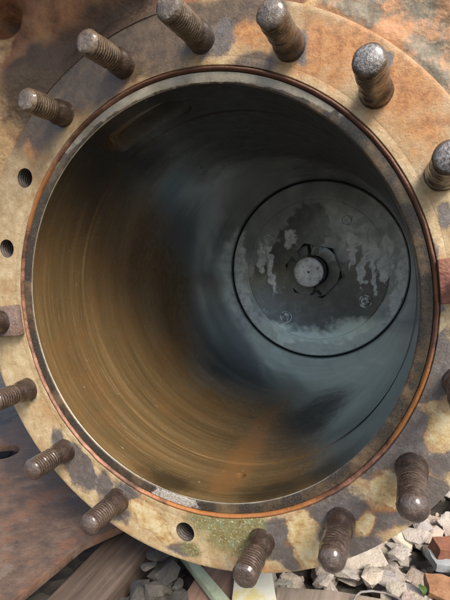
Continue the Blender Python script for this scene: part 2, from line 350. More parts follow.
DARK = px_blobs([(165, 50, 32, 16, 20), (92, 82, 20, 14, 30), (130, 42, 30, 14, 20), (150, 28, 40, 18, 15), (190, 20, 30, 16), (60, 62, 28, 18, 35), (255, 64, 16, 8), (235, 10, 34, 12), (70, 105, 22, 12, 40), (40, 130, 16, 16), (120, 80, 30, 8, 30)])  # brown grime plus painted shade at upper left and beside the studs
YEL = px_blobs([(302, 530, 13, 18, -20), (308, 552, 12, 16), (150, 520, 24, 12, -30), (165, 535, 12, 7), (382, 490, 13, 19, -25), (366, 522, 8, 16, -30), (441, 436, 14, 17), (446, 322, 4, 9), (434, 409, 6, 7)])
def wob(x, z, k=22, a=.006):
    v = mn.noise_vector(Vector((x*k, z*k, 3.1)))*a*1.5+mn.noise_vector(Vector((x*k*2.7, z*k*2.7, 7.1)))*a*.9; return x+v.x, z+v.y
GOLD = [(-180, .25), (-160, .12), (-120, .05), (-60, .1), (-20, .1), (20, .2), (45, .32), (65, .55), (85, .9), (100, 1.1), (135, 1.), (150, .5), (180, .28)]
def gold_f(co):
    a = math.degrees(math.atan2(co.z, co.x)); r = math.hypot(co.x, co.z); v = .2
    for (a0, v0), (a1, v1) in zip(GOLD, GOLD[1:]):
        if a0 <= a <= a1: v = v0+(v1-v0)*(a-a0)/(a1-a0)
    return min(1, v*(.75+.45*sstep(.285, .335, r)))
def flange_masks(co):
    x, z = wob(co.x, co.z); f = lambda b: blobs_field(b, x, z)
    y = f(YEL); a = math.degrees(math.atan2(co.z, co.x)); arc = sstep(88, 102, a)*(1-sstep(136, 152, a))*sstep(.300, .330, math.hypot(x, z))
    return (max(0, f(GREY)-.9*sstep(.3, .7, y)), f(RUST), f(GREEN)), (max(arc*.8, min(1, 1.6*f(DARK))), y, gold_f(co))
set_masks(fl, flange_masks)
# --- bored liner with steam port slots and drain hole
RB = .25
def rbore(y): return RB+.0012*(1-sstep(.108, .114, y))
ys = [.86-.856*i/90 for i in range(1, 91)]+[.107, .1085, .110, .1115, .113, .1145]; ys.sort(reverse=True)
prof = [(RB, .86)]+[(rbore(y), y) for y in ys]+[(RB+.0028, .0024), (RB+.0045, .002), (RB+.008, .0018), (.2632, .0016), (.2638, .003), (.2640, .008), (.278, .008), (.278, .86)]
bm = lathe(prof, 240)
def arc_cutter(a0, a1, y0, y1, r0, r1, rc):
    b = bmesh.new(); rm = RB; pts = []
    n = 8; s0, s1 = R(a0)*rm, R(a1)*rm
    for cx, cy, q in ((s1-rc, y1-rc, 0), (s0+rc, y1-rc, 90), (s0+rc, y0+rc, 180), (s1-rc, y0+rc, 270)):
        for i in range(n+1): t = R(q+90*i/n); pts.append((cx+rc*math.cos(t), cy+rc*math.sin(t)))
    dense = []
    for i, p in enumerate(pts):
        q = pts[(i+1) % len(pts)]; m = max(1, int(math.hypot(q[0]-p[0], q[1]-p[1])/.006))
        for j in range(m): dense.append((p[0]+(q[0]-p[0])*j/m, p[1]+(q[1]-p[1])*j/m))
    lo = [b.verts.new((r0*math.cos(u/rm), v, r0*math.sin(u/rm))) for u, v in dense]
    um, vm = (s0+s1)/2, y0+(y1-y0)*.40; dn2 = [(um+(u-um)*.95, vm+(v-vm)*.80) for u, v in dense]
    hi = [b.verts.new((r1*math.cos(u/rm), v, r1*math.sin(u/rm))) for u, v in dn2]
    n = len(dense)
    for i in range(n): b.faces.new((lo[i], lo[(i+1) % n], hi[(i+1) % n], hi[i]))
    clo = b.verts.new(sum((v.co for v in lo), Vector())/n*(r0/RB)); chi = None
    # caps as strips across the slot so they follow the curve
    b.verts.remove(clo)
    bmesh.ops.triangle_fill(b, use_beauty=True, edges=[e for e in b.edges if all(v in set(lo) for v in e.verts)])
    bmesh.ops.triangle_fill(b, use_beauty=True, edges=[e for e in b.edges if all(v in set(hi) for v in e.verts)])
    bmesh.ops.recalc_face_normals(b, faces=b.faces); return b
cut = [arc_cutter(97, 128.5, .028, .092, .236, .2765, .026)]
c = bmesh.new(); bmesh.ops.create_cone(c, cap_ends=True, segments=24, radius1=.0085, radius2=.0085, depth=.06)
a = R(-82.1); bmesh.ops.transform(c, matrix=Matrix.Translation((.27*math.cos(a), .076, .27*math.sin(a))) @ Matrix.Rotation(-(a), 4, 'Y') @ Matrix.Rotation(R(90), 4, 'Y'), verts=c.verts); cut.append(c)
bm = boolean(bm, cut)
bmesh.ops.triangulate(bm, faces=[f for f in bm.faces if len(f.verts) > 4])
bore = from_bm('bore_liner', bm, MB, cyl, True, 20)
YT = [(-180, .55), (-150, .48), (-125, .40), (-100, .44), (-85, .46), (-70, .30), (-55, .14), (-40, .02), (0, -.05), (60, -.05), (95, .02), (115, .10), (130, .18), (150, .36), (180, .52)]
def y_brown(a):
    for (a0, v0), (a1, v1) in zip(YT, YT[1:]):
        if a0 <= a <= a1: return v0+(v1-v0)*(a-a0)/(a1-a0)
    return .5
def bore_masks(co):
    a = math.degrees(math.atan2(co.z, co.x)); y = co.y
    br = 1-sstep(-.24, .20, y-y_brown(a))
    ac = -84.5-4*sstep(.1, .3, y)+3*sstep(.3, .45, y); wd = 5.5-6*min(.5, y)
    st = max(0, 1-.5*abs(a-ac)/max(1.5, wd))*sstep(.0, .05, y)*(1-sstep(.36, .5, y))
    bl = (1-.5*min(2, math.hypot((a-178)/9, (y-.70)/.10)))
    bl = max(bl, .8*(1-.5*min(2, math.hypot((a-135)/14, (y-.52)/.16))))  # second pale patch stands for the sheen here, painted into the colour
    pd = max(1-.5*min(2, math.hypot((a+102)/9, (y-.022)/.018)), 1-.5*min(2, math.hypot((a+67)/9, (y-.025)/.022)), 1-.5*min(2, math.hypot((a+47)/12, (y-.03)/.025)))
    shade_ = max(0, 1-.5*abs(a-66)/42)*(1-.55*sstep(.3, .55, y)); shade_ = shade_*1.4 if math.hypot(co.x, co.z) < RB+.002 else .1  # darkness of the unlit bore top, painted as a mask
    if math.hypot(co.x, co.z) < RB+.002: shade_ = max(shade_, .8*max(0, 1-.5*abs(a-128)/30)*(1-sstep(.12, .36, y)))
    shade_ = max(shade_, 1.0*max(0, 1-.5*math.hypot((a+66)/13, (y-.30)/.12)))
    return (br, st, max(0, bl)), (max(0, pd), shade_, 0)
set_masks(bore, bore_masks)
# --- step ring paint: the flat step of the liner carries its own material
me = bore.data; me.materials.append(MSTEP)
for p in me.polygons:
    if p.center.y < .0035 or math.hypot(p.center.x, p.center.z) > .2516 and p.center.y < .0079 and p.center.y < .004: p.material_index = 1
# --- copper joint ring, lip ring, gap
cp = lathe([(.2642, .006), (.2642, .0012), (.2650, .0002), (.2656, -.0008), (.2664, -.0014), (.2674, -.0015), (.2682, -.0010), (.2687, .0), (.2688, .002), (.2688, .006)], 480)
for v in cp.verts:                                                      # hammered, uneven
    k = mn.noise(v.co*45)*.0007+mn.noise(v.co*160)*.0003; v.co.y += k; r = math.hypot(v.co.x, v.co.z); q = 1+mn.noise(v.co*60+Vector((9, 0, 0)))*.0005/r; v.co.x *= q; v.co.z *= q
cop = from_bm('copper_joint_ring', cp, MCOP, cyl, True, 50)
def ang_mask(co):
    a = math.degrees(math.atan2(co.z, co.x)); f = lambda c, w: max(0, 1-.5*abs((a-c+180) % 360-180)/w)
    return (max(f(40, 40), f(85, 22)), max(f(-78, 24), .9*f(15, 14), .9*f(-20, 12), .8*f(150, 12)), max(0, f(-78, 18))), (0, 0, 0)
set_masks(cop, ang_mask)
lp = lathe([(.2692, .01), (.2692, .0006), (.2700, -.0006), (.2735, -.0007), (.2775, -.0002), (.27900, .0), (.27900, .01)], 256)
lip = from_bm('lip_ring', lp, MF, cyl, True, 40); set_masks(lip, flange_masks)
gp = from_bm('joint_groove', lathe([(.2610, .0085), (.2610, .0045), (.2800, .0045), (.2800, .0085)], 192), MHOLE, cyl)
# overwrite the masks used on the step ring: beige grime along the top, rust at the bottom
m1 = me.color_attributes['m1']
for v in me.vertices:
    if v.co.y < .0045 and math.hypot(v.co.x, v.co.z) > .2514:
        a = math.degrees(math.atan2(v.co.z, v.co.x)); r = math.hypot(v.co.x, v.co.z); f = lambda c, w: max(0, 1-.5*abs((a-c+180) % 360-180)/w)
        m1.data[v.index].color = (f(92, 42)*(.55+.45*sstep(.252, .260, r)), f(-96, 7)*.9, 0, 1)
# --- barrel behind the flange and closed back end
brl = lathe([(.279, .040), (.318, .040), (.300, .07), (.296, .10), (.296, .86), (.330, .875), (.330, .90), (.10, .90), (.10, .87), (.279, .87)], 96)
MBR = mat_rust('rusted barrel casting', [(.05, .03, .02), (.12, .065, .035), (.2, .12, .07), (.16, .08, .04)])
from_bm('barrel', brl, MBR, cyl, True, 30)
# --- upper casting round the flange (saddle)
bm = bmesh.new(); na, nr = 200, 70; g = []
LUMP = [(*onY(20, 75)[:2], .10, .05, -.020), (*onY(70, 55)[:2], .055, .045, .020), (*onY(6, 22)[:2], .03, .02, .05), (*onY(120, 15)[:2], .06, .03, .016), (*onY(40, 20)[:2], .05, .03, -.014), (*onY(5, 130)[:2], .04, .06, -.01)]
for i in range(na+1):
    ad = 24+156*i/na; a = R(ad); row = []; ext = .14+.18*sstep(55, 80, ad)
    for j in range(nr+1):
        r = .330+ext*(j/nr)**1.25; x, z = r*math.cos(a), r*math.sin(a); flush = sstep(85, 100, ad)*(1-sstep(140, 158, ad))
        y = .006-.0072*flush*sstep(.3325, .3350, r)+.004*sstep(.345, .36, r)*(1-flush)-.03*sstep(.36, .60, r)*sstep(35, 60, ad)*(1-sstep(150, 175, ad))
        for lx, lz, sx, sz, h in LUMP: y += h*math.exp(-((x-lx)/sx)**2-((z-lz)/sz)**2)*sstep(.336, .365, r)
        y += .006*mn.noise(Vector((x*14, z*14, 1)))*sstep(.338, .37, r)+.0022*mn.noise(Vector((x*60, z*60, 5)))*sstep(.338, .35, r)
        row.append(bm.verts.new((x, y, z)))
    g.append(row)
for i in range(na):
    for j in range(nr): bm.faces.new((g[i][j], g[i][j+1], g[i+1][j+1], g[i+1][j]))
rim = [e for e in bm.edges if e.is_boundary]
ex = bmesh.ops.extrude_edge_only(bm, edges=rim)
for v in ex['geom']:
    if isinstance(v, bmesh.types.BMVert): v.co.y = .26
bmesh.ops.recalc_face_normals(bm, faces=bm.faces)
cas = from_bm('saddle_casting', bm, MC, cyl, True, 50)
CG = px_blobs([(400, 20, 60, 30, -30), (440, 50, 30, 40), (340, 5, 30, 10, -10), (440, 95, 12, 14)])
CT = px_blobs([(15, 110, 26, 30), (40, 90, 20, 16), (5, 160, 18, 30), (60, 78, 12, 8), (240, 5, 20, 10), (300, 6, 20, 8), (5, 60, 20, 10)])
CDK = px_blobs([(62, 48, 22, 14, 25), (40, 62, 16, 10, 40), (6, 22, 14, 9), (112, 10, 26, 8, 15), (140, 22, 22, 8, 10), (90, 30, 16, 8), (180, 5, 30, 7), (30, 72, 10, 5, 30)])
set_masks(cas, lambda co: ((lambda x, z: ((blobs_field(CG, x, z), blobs_field(CT, x, z), 0), (max(blobs_field(CDK, x, z), (lambda a, r: .85*sstep(88, 102, a)*(1-sstep(130, 150, a))*(1-sstep(.345, .43, r)))(math.degrees(math.atan2(co.z, co.x)), math.hypot(x, z))), 0, 0)))(*wob(co.x, co.z, 16, .012))))
# --- studs
def stud_mesh(L, kind, seed, start=0., end=0.):
    rg = random.Random(seed); bm = bmesh.new(); n = 30; rT = .0142; pitch = .0039
    depth = {'thread': .0012, 'round': .0011, 'worn': .0006, 'crust': .0005}[kind]
    zs = []; t0 = start+.026; tip = {'thread': .0035, 'round': .008, 'worn': .007, 'crust': .011}[kind]
    for z in (-.004, .001, .003, .006, .011, .016, .0185, .0205, .0225, .0245): zs.append(start+z)
    k = int((L-tip-t0)/(pitch/6)); zs += [t0+(L-tip-t0)*i/k for i in range(k+1)]
    dome = 8; zs += [L-tip+tip*math.sin(R(90)*i/dome) for i in range(1, dome)]
    rows = []; crest = []
    for z in zs:
        row = []; d = z-start
        for q in range(n):
            a = 2*math.pi*q/n
            if d < .0255:
                r = .0150+.0008*sstep(.001, .006, d) if d < .014 else .0158-.0025*sstep(.014, .020, d)
                if d < .003: r += .002*(1-max(0, d)/.003)
                cr = .15
            else:
                ph = (z/pitch-q/n) % 1; tri = 1-abs(2*ph-1); fade = sstep(.0255, .029, d)
                clog = sstep(-.25, .25, mn.noise(Vector((math.cos(a)*1.3, z*55+seed*7, math.sin(a)*1.3)))); r = rT-depth*(1-tri)*fade*(.35+.65*clog)-.0006*(1-fade); cr = .35+.65*tri
            if z > L-tip:
                u = (z-(L-tip))/tip; e = .80 if kind == 'thread' else .45
                r = r*(1-(1-e)*(1-math.sqrt(max(0, 1-u*u))))if kind == 'thread' else rT*math.sqrt(max(.10, 1-.88*u*u))
                if kind == 'thread': r = rT*(1-.20*u)
                cr = .6
            v = Vector((r*math.cos(a), -z, r*math.sin(a)))
            amp = {'thread': .0004, 'round': .0006, 'worn': .0008, 'crust': .0012}[kind]
            nz = mn.noise(Vector((v.x*130, v.y*130+seed*9, v.z*130)))+.5*mn.noise(Vector((v.x*330, v.y*330+seed*5, v.z*330)))
            s_ = 1+amp*nz/max(.004, r); row.append(bm.verts.new((v.x*s_, v.y+(amp*.5*nz if z > L-tip else 0), v.z*s_))); crest.append((cr, end if (z > L-tip*.30 and kind != 'thread') or z > L-.0006 else 0.))
        rows.append(row)
    for A, B in zip(rows, rows[1:]):
        for q in range(n): bm.faces.new((A[q], A[(q+1) % n], B[(q+1) % n], B[q]))
    # end: an inner ring and a centre with a rough, slightly hollow face
    r_in = [bm.verts.new((v.co.x*.55, v.co.y-(.0004 if kind == 'thread' else .0009)+rg.uniform(-.0003, .0003), v.co.z*.55)) for v in rows[-1]]
    for q in range(n): bm.faces.new((rows[-1][q], rows[-1][(q+1) % n], r_in[(q+1) % n], r_in[q]))
    cv = bm.verts.new((0, -L-(.0002 if kind == 'thread' else .0012), 0))
    for q in range(n): bm.faces.new((r_in[q], r_in[(q+1) % n], cv))
    crest += [(.6, end)]*(n+1)
    bmesh.ops.recalc_face_normals(bm, faces=bm.faces)
    me = bpy.data.meshes.new('stud'); bm.to_mesh(me); bm.free()
    me.polygons.foreach_set('use_smooth', [True]*len(me.polygons)); me.set_sharp_from_angle(angle=R(48))
    at = me.color_attributes.new('m1', 'FLOAT_COLOR', 'POINT'); buf = []
    for c, e in crest: buf += (c, e, 0, 1)
    at.data.foreach_set('color', buf); return me
# stud index -> (length, kind, material)   index k stands at 7.4 + 20 k degrees
STUDS = {6: (.064, 'thread', MST), 5: (.070, 'thread', MST), 4: (.078, 'thread', MST3), 3: (.076, 'worn', MST3), 2: (.088, 'worn', MST3), 1: (.096, 'worn', MST3), 0: (.070, 'worn', MST3),
         17: (.080, 'worn', MST2), 16: (.088, 'crust', MST2), 15: (.076, 'crust', MST2), 14: (.066, 'thread', MST2), 12: (.068, 'round', MST2), 11: (.068, 'round', MST2), 10: (.062, 'thread', MST2), 9: (.064, 'worn', MST2)}
for k, (L, kind, m) in STUDS.items():
    o = mesh_obj('stud', stud_mesh(L, kind, k, .014 if k in (0, 9) else 0., {1: .8, 2: .8, 3: .25, 6: .1, 5: .1, 4: .1}.get(k, .08)), m, cyl)
    x, z = bolt(k); o.location = (x, 0, z); o.rotation_euler = (rnd.uniform(-.012, .012), rnd.uniform(0, 6), rnd.uniform(-.012, .012))
# --- tapped holes
for k in HOLES:
    bm = bmesh.new(); n = 32; rows = []; pitch = .0041
    for i in range(54):
        y = .0004+i*.0006; fade = sstep(0, .003, y)
        rows.append([bm.verts.new(((lambda r: (r*math.cos(2*math.pi*q/n), y, r*math.sin(2*math.pi*q/n)))(.01295-.0013*fade*(1-abs(2*((y/pitch-q/n) % 1)-1))))) for q in range(n)])
    for A, B in zip(rows, rows[1:]):
        for q in range(n): bm.faces.new((A[q], B[q], B[(q+1) % n], A[(q+1) % n]))
    bm.faces.new(rows[-1])
    bmesh.ops.recalc_face_normals(bm, faces=bm.faces); bmesh.ops.reverse_faces(bm, faces=bm.faces)
    o = from_bm('tapped_hole', bm, MHOLE, cyl, True, 60); x, z = bolt(k); o.location = (x, 0, z)
# --- two clamp plates on the horizontal diameter
def clamp(k, mat):
    bm = bmesh.new(); w = .0215; r0, r1 = .2690, .345; n = 10; t = .013; pts = [(r0, -w), (r1-.01, -w)]
    for i in range(1, n): q = -90+180*i/n; pts.append((r1-.01+.012*math.cos(R(q)), w*math.sin(R(q))))
    pts += [(r1-.01, w), (r0, w)]
    f0 = [bm.verts.new((x, -.0016, z)) for x, z in pts]; f1 = [bm.verts.new((x, -t, z)) for x, z in pts]; m = len(pts)
    bm.faces.new(f0); bm.faces.new(f1[::-1])
    for i in range(m): bm.faces.new((f0[i], f1[i], f1[(i+1) % m], f0[(i+1) % m]))
    bmesh.ops.recalc_face_normals(bm, faces=bm.faces)
    bmesh.ops.bevel(bm, geom=[e for e in bm.edges if e.calc_length() > .01], offset=.0014, segments=2, affect='EDGES', profile=.5)
    o = from_bm('clamp_plate', bm, mat, cyl, True, 35); o.rotation_euler = (0, -R(A0+20*k), 0)
    return o
MCL2 = mat_rust('grey brown clamp steel', [(.10, .07, .06), (.19, .135, .115), (.30, .22, .18), (.30, .16, .10)], 1.6, .2, (.4, .6))
tag(clamp(0, MCL), 'reddish clamp plate'); tag(clamp(9, MCL2), 'dull brown clamp plate')

# ------------------------------------------------------------ the piston
D = .804
pis = thing('piston', 'dark oily piston with a large hexagon nut deep inside the bore', 'piston', (0, 0, H))
def polar_disc(R1, prof_rest, n=220, dr=.0035):
    rs = [0.]; r = dr
    while r < R1: rs.append(r); r += dr
    return rs
prof = [(0, D)]+[(.0035*i, D) for i in range(1, 56)]+[(.1975, D), (.1979, D+.0005), (.1984, D+.0005), (.1989, D)]+[(.2+.0035*i, D) for i in range(1, 13)]+[(.2446, D), (.2478, D+.0024), (.2486, D+.006), (.2486, D+.06), (0, D+.06)]
bm = disc_lathe(prof, 220)
head = from_bm('piston_head', bm, MPI, pis, True, 35)
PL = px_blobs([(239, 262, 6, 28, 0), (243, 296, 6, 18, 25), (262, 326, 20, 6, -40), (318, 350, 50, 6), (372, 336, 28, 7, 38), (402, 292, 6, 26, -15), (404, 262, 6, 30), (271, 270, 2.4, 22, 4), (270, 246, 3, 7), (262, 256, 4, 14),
               (290, 238, 6, 9), (371, 250, 10, 12), (362, 270, 3, 18, 0), (352, 240, 12, 5, -30), (373, 276, 3, 18), (386, 262, 6, 24), (340, 347, 36, 5, 8), (352, 258, 2.6, 14), (394, 302, 6, 14)], D)
PW = px_blobs([(320, 300, 52, 36), (300, 310, 38, 30), (350, 300, 36, 34), (305, 228, 18, 22), (318, 226, 12, 24), (290, 265, 20, 36), (330, 325, 44, 18), (262, 285, 14, 26), (357, 262, 5, 20), (367, 258, 3, 26), (378, 290, 16, 24)], D)
PG = px_blobs([(318, 345, 60, 14), (360, 335, 30, 16), (270, 335, 26, 14)], D)  # teal reflection along the lower edge, painted as colour
def pis_masks(co):
    x, z = wob(co.x, co.z, 26, .010); r = math.hypot(co.x, co.z)
    l, w, gq = blobs_field(PL, x, z), blobs_field(PW, x, z), blobs_field(PG, x, z)
    if co.y > D+.003: return (0, 0, 0), (.8, 0, 0)
    if co.y > D+.0012: return (.75, 0, .6), (0, 0, 0)  # pale chamfer: the rim's highlight is painted into the colour
    return (l, w*(1 if r < .2 else .5), gq), (0, 0, 0)
set_masks(head, pis_masks)
def plain_mask(o, v=(0, .7, 0)): set_masks(o, lambda co: (v, (0, 0, 0)))
bm = bmesh.new()                                                        # nut: hexagon with chamfered face
n = 72; hexr = []; AF = .0695
def hexrad(a): return AF/math.cos((a-R(50)) % R(60)-R(30))
ROT = 0.; rows = []
for y, lim in ((D-.0005, 9), (D-.033, 9), (D-.0375, .0725), (D-.038, .069)):
    rows.append([bm.verts.new((min(lim, hexrad(2*math.pi*q/n))*math.cos(2*math.pi*q/n+ROT), y, min(lim, hexrad(2*math.pi*q/n))*math.sin(2*math.pi*q/n+ROT))) for q in range(n)])
rows.append([bm.verts.new((.043*math.cos(2*math.pi*q/n+ROT), D-.038, .043*math.sin(2*math.pi*q/n+ROT))) for q in range(n)])
rows.append([bm.verts.new((.043*math.cos(2*math.pi*q/n+ROT), D-.02, .043*math.sin(2*math.pi*q/n+ROT))) for q in range(n)])
for A, B in zip(rows, rows[1:]):
    for q in range(n): bm.faces.new((A[q], A[(q+1) % n], B[(q+1) % n], B[q]))
bmesh.ops.recalc_face_normals(bm, faces=bm.faces)
nut = from_bm('hexagon_nut', bm, MPI, pis, True, 22); set_masks(nut, lambda co: ((.0, .9, 0), (.9 if co.y > D-.034 else (.7 if math.hypot(co.x, co.z) < .0435 else 0.), 0, 0)))  # nut sides and gap round the rod blackened: shade put into colour
# castellations are two cut slots where the cotter pin passes; rod end with centre dimple
rod = from_bm('rod_end', disc_lathe([(0, D-.094), (.0022, D-.094), (.0034, D-.0985), (.012, D-.0995), (.026, D-.100), (.037, D-.100), (.0395, D-.0985), (.0405, D-.096), (.0405, D-.05), (.0395, D-.047), (.041, D-.044), (.041, D+.0), (0, D)], 72), MPI, pis, True, 40)
def rod_mask(co): return ((.72+.4*mn.noise(Vector((co.x*50, 0, co.z*50))) if co.y < D-.0965 else .0, .8, 0), (.0, 0, 0))
set_masks(rod, rod_mask)
MPIN = mat_rust('black oily pin', [(.02, .02, .02), (.05, .052, .05), (.10, .105, .10), (.03, .03, .03)], 1, .4, (.3, .5))
def tube(name, pts, r, m, parent=None, n=8, cap=True):
    bm = bmesh.new(); rows = []; pts = [Vector(p) for p in pts]
    for i, p in enumerate(pts):
        t = (pts[min(i+1, len(pts)-1)]-pts[max(i-1, 0)]).normalized(); u = t.orthogonal().normalized() if i == 0 else (rows_u-t*rows_u.dot(t)).normalized()
        rows_u = u; v = t.cross(u); rows.append([bm.verts.new(p+(u*math.cos(2*math.pi*q/n)+v*math.sin(2*math.pi*q/n))*r) for q in range(n)])
    for A, B in zip(rows, rows[1:]):
        for q in range(n): bm.faces.new((A[q], A[(q+1) % n], B[(q+1) % n], B[q]))
    if cap: bm.faces.new(rows[0]); bm.faces.new(rows[-1][::-1])
    bmesh.ops.recalc_face_normals(bm, faces=bm.faces); return from_bm(name, bm, m, parent, True, 60)
yp = D-.045; sl_ = R(100); ca, sa = math.cos(sl_), math.sin(sl_)
pin = tube('cotter_pin', [(ca*r-.002*sa, yp, sa*r) for r in (-.050, -.02, .02, .052)], .0026, MPIN, pis)
ring = [((.062+.008*math.cos(q))*ca, yp+.008*math.sin(q), (.062+.008*math.cos(q))*sa) for q in [R(30*i) for i in range(13)]]
tube('pin_eye', ring, .0032, MPIN, pin)
for s_ in (-1, 1): tube('pin_leg', [(-.054*ca+.003*s_*sa, yp, -.054*sa), (-.062*ca+s_*.007*sa, yp, -.062*sa), (-.066*ca+s_*.014*sa, yp+.002, -.066*sa)], .003, MPIN, pin)
for i in range(4):                                                      # four screwed plugs
    a = R(59.2+90*i); o = from_bm('screw_plug', disc_lathe([(0, D+.003), (.0022, D+.003), (.0030, D-.0012), (.0115, D-.0016), (.0128, D-.0008), (.0131, D+.0006), (.0140, D-.0004), (.0175, D-.0006), (.0182, D+.002), (0, D+.004)], 40), MPI, pis, True, 25)
    o.location = (.161*math.cos(a), 0, .161*math.sin(a)); set_masks(o, lambda co: ((.45+.3*mn.noise(Vector((co.x*80+i, 0, co.z*80))), .6 if i in (2, 3) else .3, 0), (0., 0, 0)))

# ------------------------------------------------------------ ground, ballast
MS, MG = mat_stone(), mat_ground()
bm = bmesh.new(); bmesh.ops.create_grid(bm, x_segments=2, y_segments=2, size=40)
ground = tag(from_bm('ground', bm, MG), kind='structure')
def stone_bm(seed, flat=.6):
    rg = random.Random(seed); b = bmesh.new(); sx, sy, sz = rg.uniform(.8, 1.25), rg.uniform(.65, 1), flat*rg.uniform(.7, 1.2)
    for i in range(17):
        v = Vector((rg.gauss(0, 1), rg.gauss(0, 1), rg.gauss(0, 1))).normalized(); mx = max(abs(c) for c in v)
        v = v*(.55+.45/mx*.62); v *= rg.uniform(.85, 1.05); b.verts.new((v.x*sx*.5, v.y*sy*.5, v.z*sz*.5))
    bmesh.ops.convex_hull(b, input=b.verts)
    for v in [v for v in b.verts if not v.link_faces]: b.verts.remove(v)
    bmesh.ops.dissolve_limit(b, angle_limit=R(9), verts=b.verts, edges=b.edges)
    bmesh.ops.triangulate(b, faces=[f for f in b.faces if len(f.verts) > 6])
    bmesh.ops.recalc_face_normals(b, faces=b.faces); return b
SM = []
for i in range(16):
    me = bpy.data.meshes.new('stone'); b = stone_bm(100+i, (.42, .55, .75)[i % 3]); b.to_mesh(me); b.free(); me.materials.append(MS); SM.append(me)
MSD = mat_stone('shaded grey stone', True); SMD = []  # grey stones at left, coloured darker to stand for the shade there
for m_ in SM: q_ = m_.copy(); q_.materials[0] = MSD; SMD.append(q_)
def proj(p):
    d = p-CAM; c, s = math.cos(-YAW), math.sin(-YAW); d = Vector((d.x*c-d.y*s, d.x*s+d.y*c, d.z))
    c, s = math.cos(-PIT), math.sin(-PIT); d = Vector((d.x, d.y*c-d.z*s, d.y*s+d.z*c))
    return (225+F*d.x/d.y, 300-F*d.z/d.y, d.y) if d.y > .05 else (-999, -999, 1)
def inside(poly, x, y):
    c = False; n = len(poly)
    for i in range(n):
        (x0, y0), (x1, y1) = poly[i][:2], poly[i-1][:2]
        if (y0 > y) != (y1 > y) and x < (x1-x0)*(y-y0)/(y1-y0)+x0: c = not c
    return c
# things lying on the ballast: outline in the photograph -> level plane at their real height
LIE = {
 'plate': ([(150, 512), (84, 542), (6, 606), (-60, 640), (-170, 560), (-90, 440), (-10, 428), (8, 424), (22, 412), (60, 400)], .105, .014),
 'bar':   ([(150, 494), (190, 505), (149, 546), (80, 628), (8, 638)], .075, .055),
 'strip': ([(176, 548), (186, 548), (236, 606), (224, 610)], .070, .012),
 'board': ([(204, 563), (236, 556), (243, 612), (176, 608)], .052, .030),
 'pale':  ([(236, 562), (270, 560), (279, 612), (230, 612)], .066, .030),
 'plank': ([(276, 586), (335, 590), (398, 601), (420, 640), (276, 640)], .060, .045)}
FOOT = {k: [onZ(x, y, z) for x, y in p] for k, (p, z, t) in LIE.items()}
hm = {}; stones = []
KEEP = [(*onZ(x, y, .05)[:2], d, 0) for x, y, d in ((449, 550, .075), (447, 562, .07), (443, 590, .07), (421, 592, .05))]   # room for the brick bits and the leaf
def cell(x, y): return int(x//.012), int(y//.012)
def drop(x, y, size, mi, rz=None, fl=1., tilt=.35, sink=.30):
    r = size*.42; k = int(r//.012)+1; cx, cy = cell(x, y); hs_ = []
    for i in range(-k, k+1):
        for j in range(-k, k+1):
            if (i*i+j*j)*.000144 <= r*r: hs_.append(hm.get((cx+i, cy+j), 0))
    base = sorted(hs_)[int(len(hs_)*.6)] if hs_ else 0; hh = size*.5*fl
    for i in range(-k, k+1):
        for j in range(-k, k+1):
            q = (i*i+j*j)*.000144/(r*r)
            if q <= 1: hm[(cx+i, cy+j)] = max(hm.get((cx+i, cy+j), 0), base+hh*(1-sink)*(1-.5*q))
    M_ = Matrix.Translation((x, y, base+hh*(.5-sink*.6))) @ Matrix.Rotation(rz if rz is not None else rnd.uniform(0, 6.28), 4, 'Z') @ Matrix.Rotation(rnd.uniform(-tilt, tilt), 4, 'X') @ Matrix.Rotation(rnd.uniform(-tilt, tilt), 4, 'Y') @ Matrix.Diagonal((size, size, size*fl, 1))
    stones.append((M_, mi, size)); return len(stones)-1
def blocked(x, y, size):
    for k, f in FOOT.items():
        if any(inside(f, x+dx*size*.42, y+dy*size*.42) for dx, dy in ((0, 0), (1, 0), (-1, 0), (0, 1), (0, -1))): return True
    return False
fixed = []
for px, py, sz, fl_ in ((362, 556, .105, .45), (296, 571, .06, .7), (283, 578, .055, .7), (340, 577, .06, .5), (408, 575, .05, .8), (396, 556, .045, .9), (425, 566, .07, .7), (432, 530, .06, .8), (418, 545, .055, .8), (405, 590, .055, .5), (388, 585, .06, .5), (350, 595, .045, .6), (436, 508, .05, .8), (370, 580, .05, .5), (448, 500, .05, .8)):
    p = onZ(px, py, .035)
    if not blocked(p.x, p.y, sz): fixed.append((p.x, p.y, sz, fl_))
for i in range(1500):
    x, y = rnd.uniform(-.85, .95), rnd.uniform(-.1, 1.35); sz = min(.08, max(.022, rnd.gauss(.050, .013)))
    if blocked(x, y, sz): continue
    drop(x, y, sz, rnd.randrange(16), None, rnd.uniform(.7, 1.1))
for i in range(1500):
    x, y = rnd.uniform(-.85, .95), rnd.uniform(-.1, 1.35); sz = min(.075, max(.016, rnd.gauss(.046, .015)))
    if blocked(x, y, sz) or any(math.hypot(x-a, y-b) < s*.55 for a, b, s, _ in fixed+KEEP): continue
    drop(x, y, sz, rnd.randrange(16), None, rnd.uniform(.7, 1.1))
for i in range(620):                                                    # the closely packed stones in front and to the right
    px, py = (rnd.uniform(262, 480), rnd.uniform(490, 625)) if i % 3 else (rnd.uniform(95, 245), rnd.uniform(540, 625))
    p = onZ(px, py, .03); sz = min(.08, max(.022, rnd.gauss(.046, .014)))
    if blocked(p.x, p.y, sz) or any(math.hypot(p.x-a, p.y-b) < s*.5 for a, b, s, _ in fixed+KEEP): continue
    drop(p.x, p.y, sz, rnd.randrange(16), None, rnd.uniform(.6, 1.), .5, .45)
for x, y, sz, fl_ in fixed: drop(x, y, sz*1.15, rnd.randrange(16), None, fl_*.8, .2, .45)
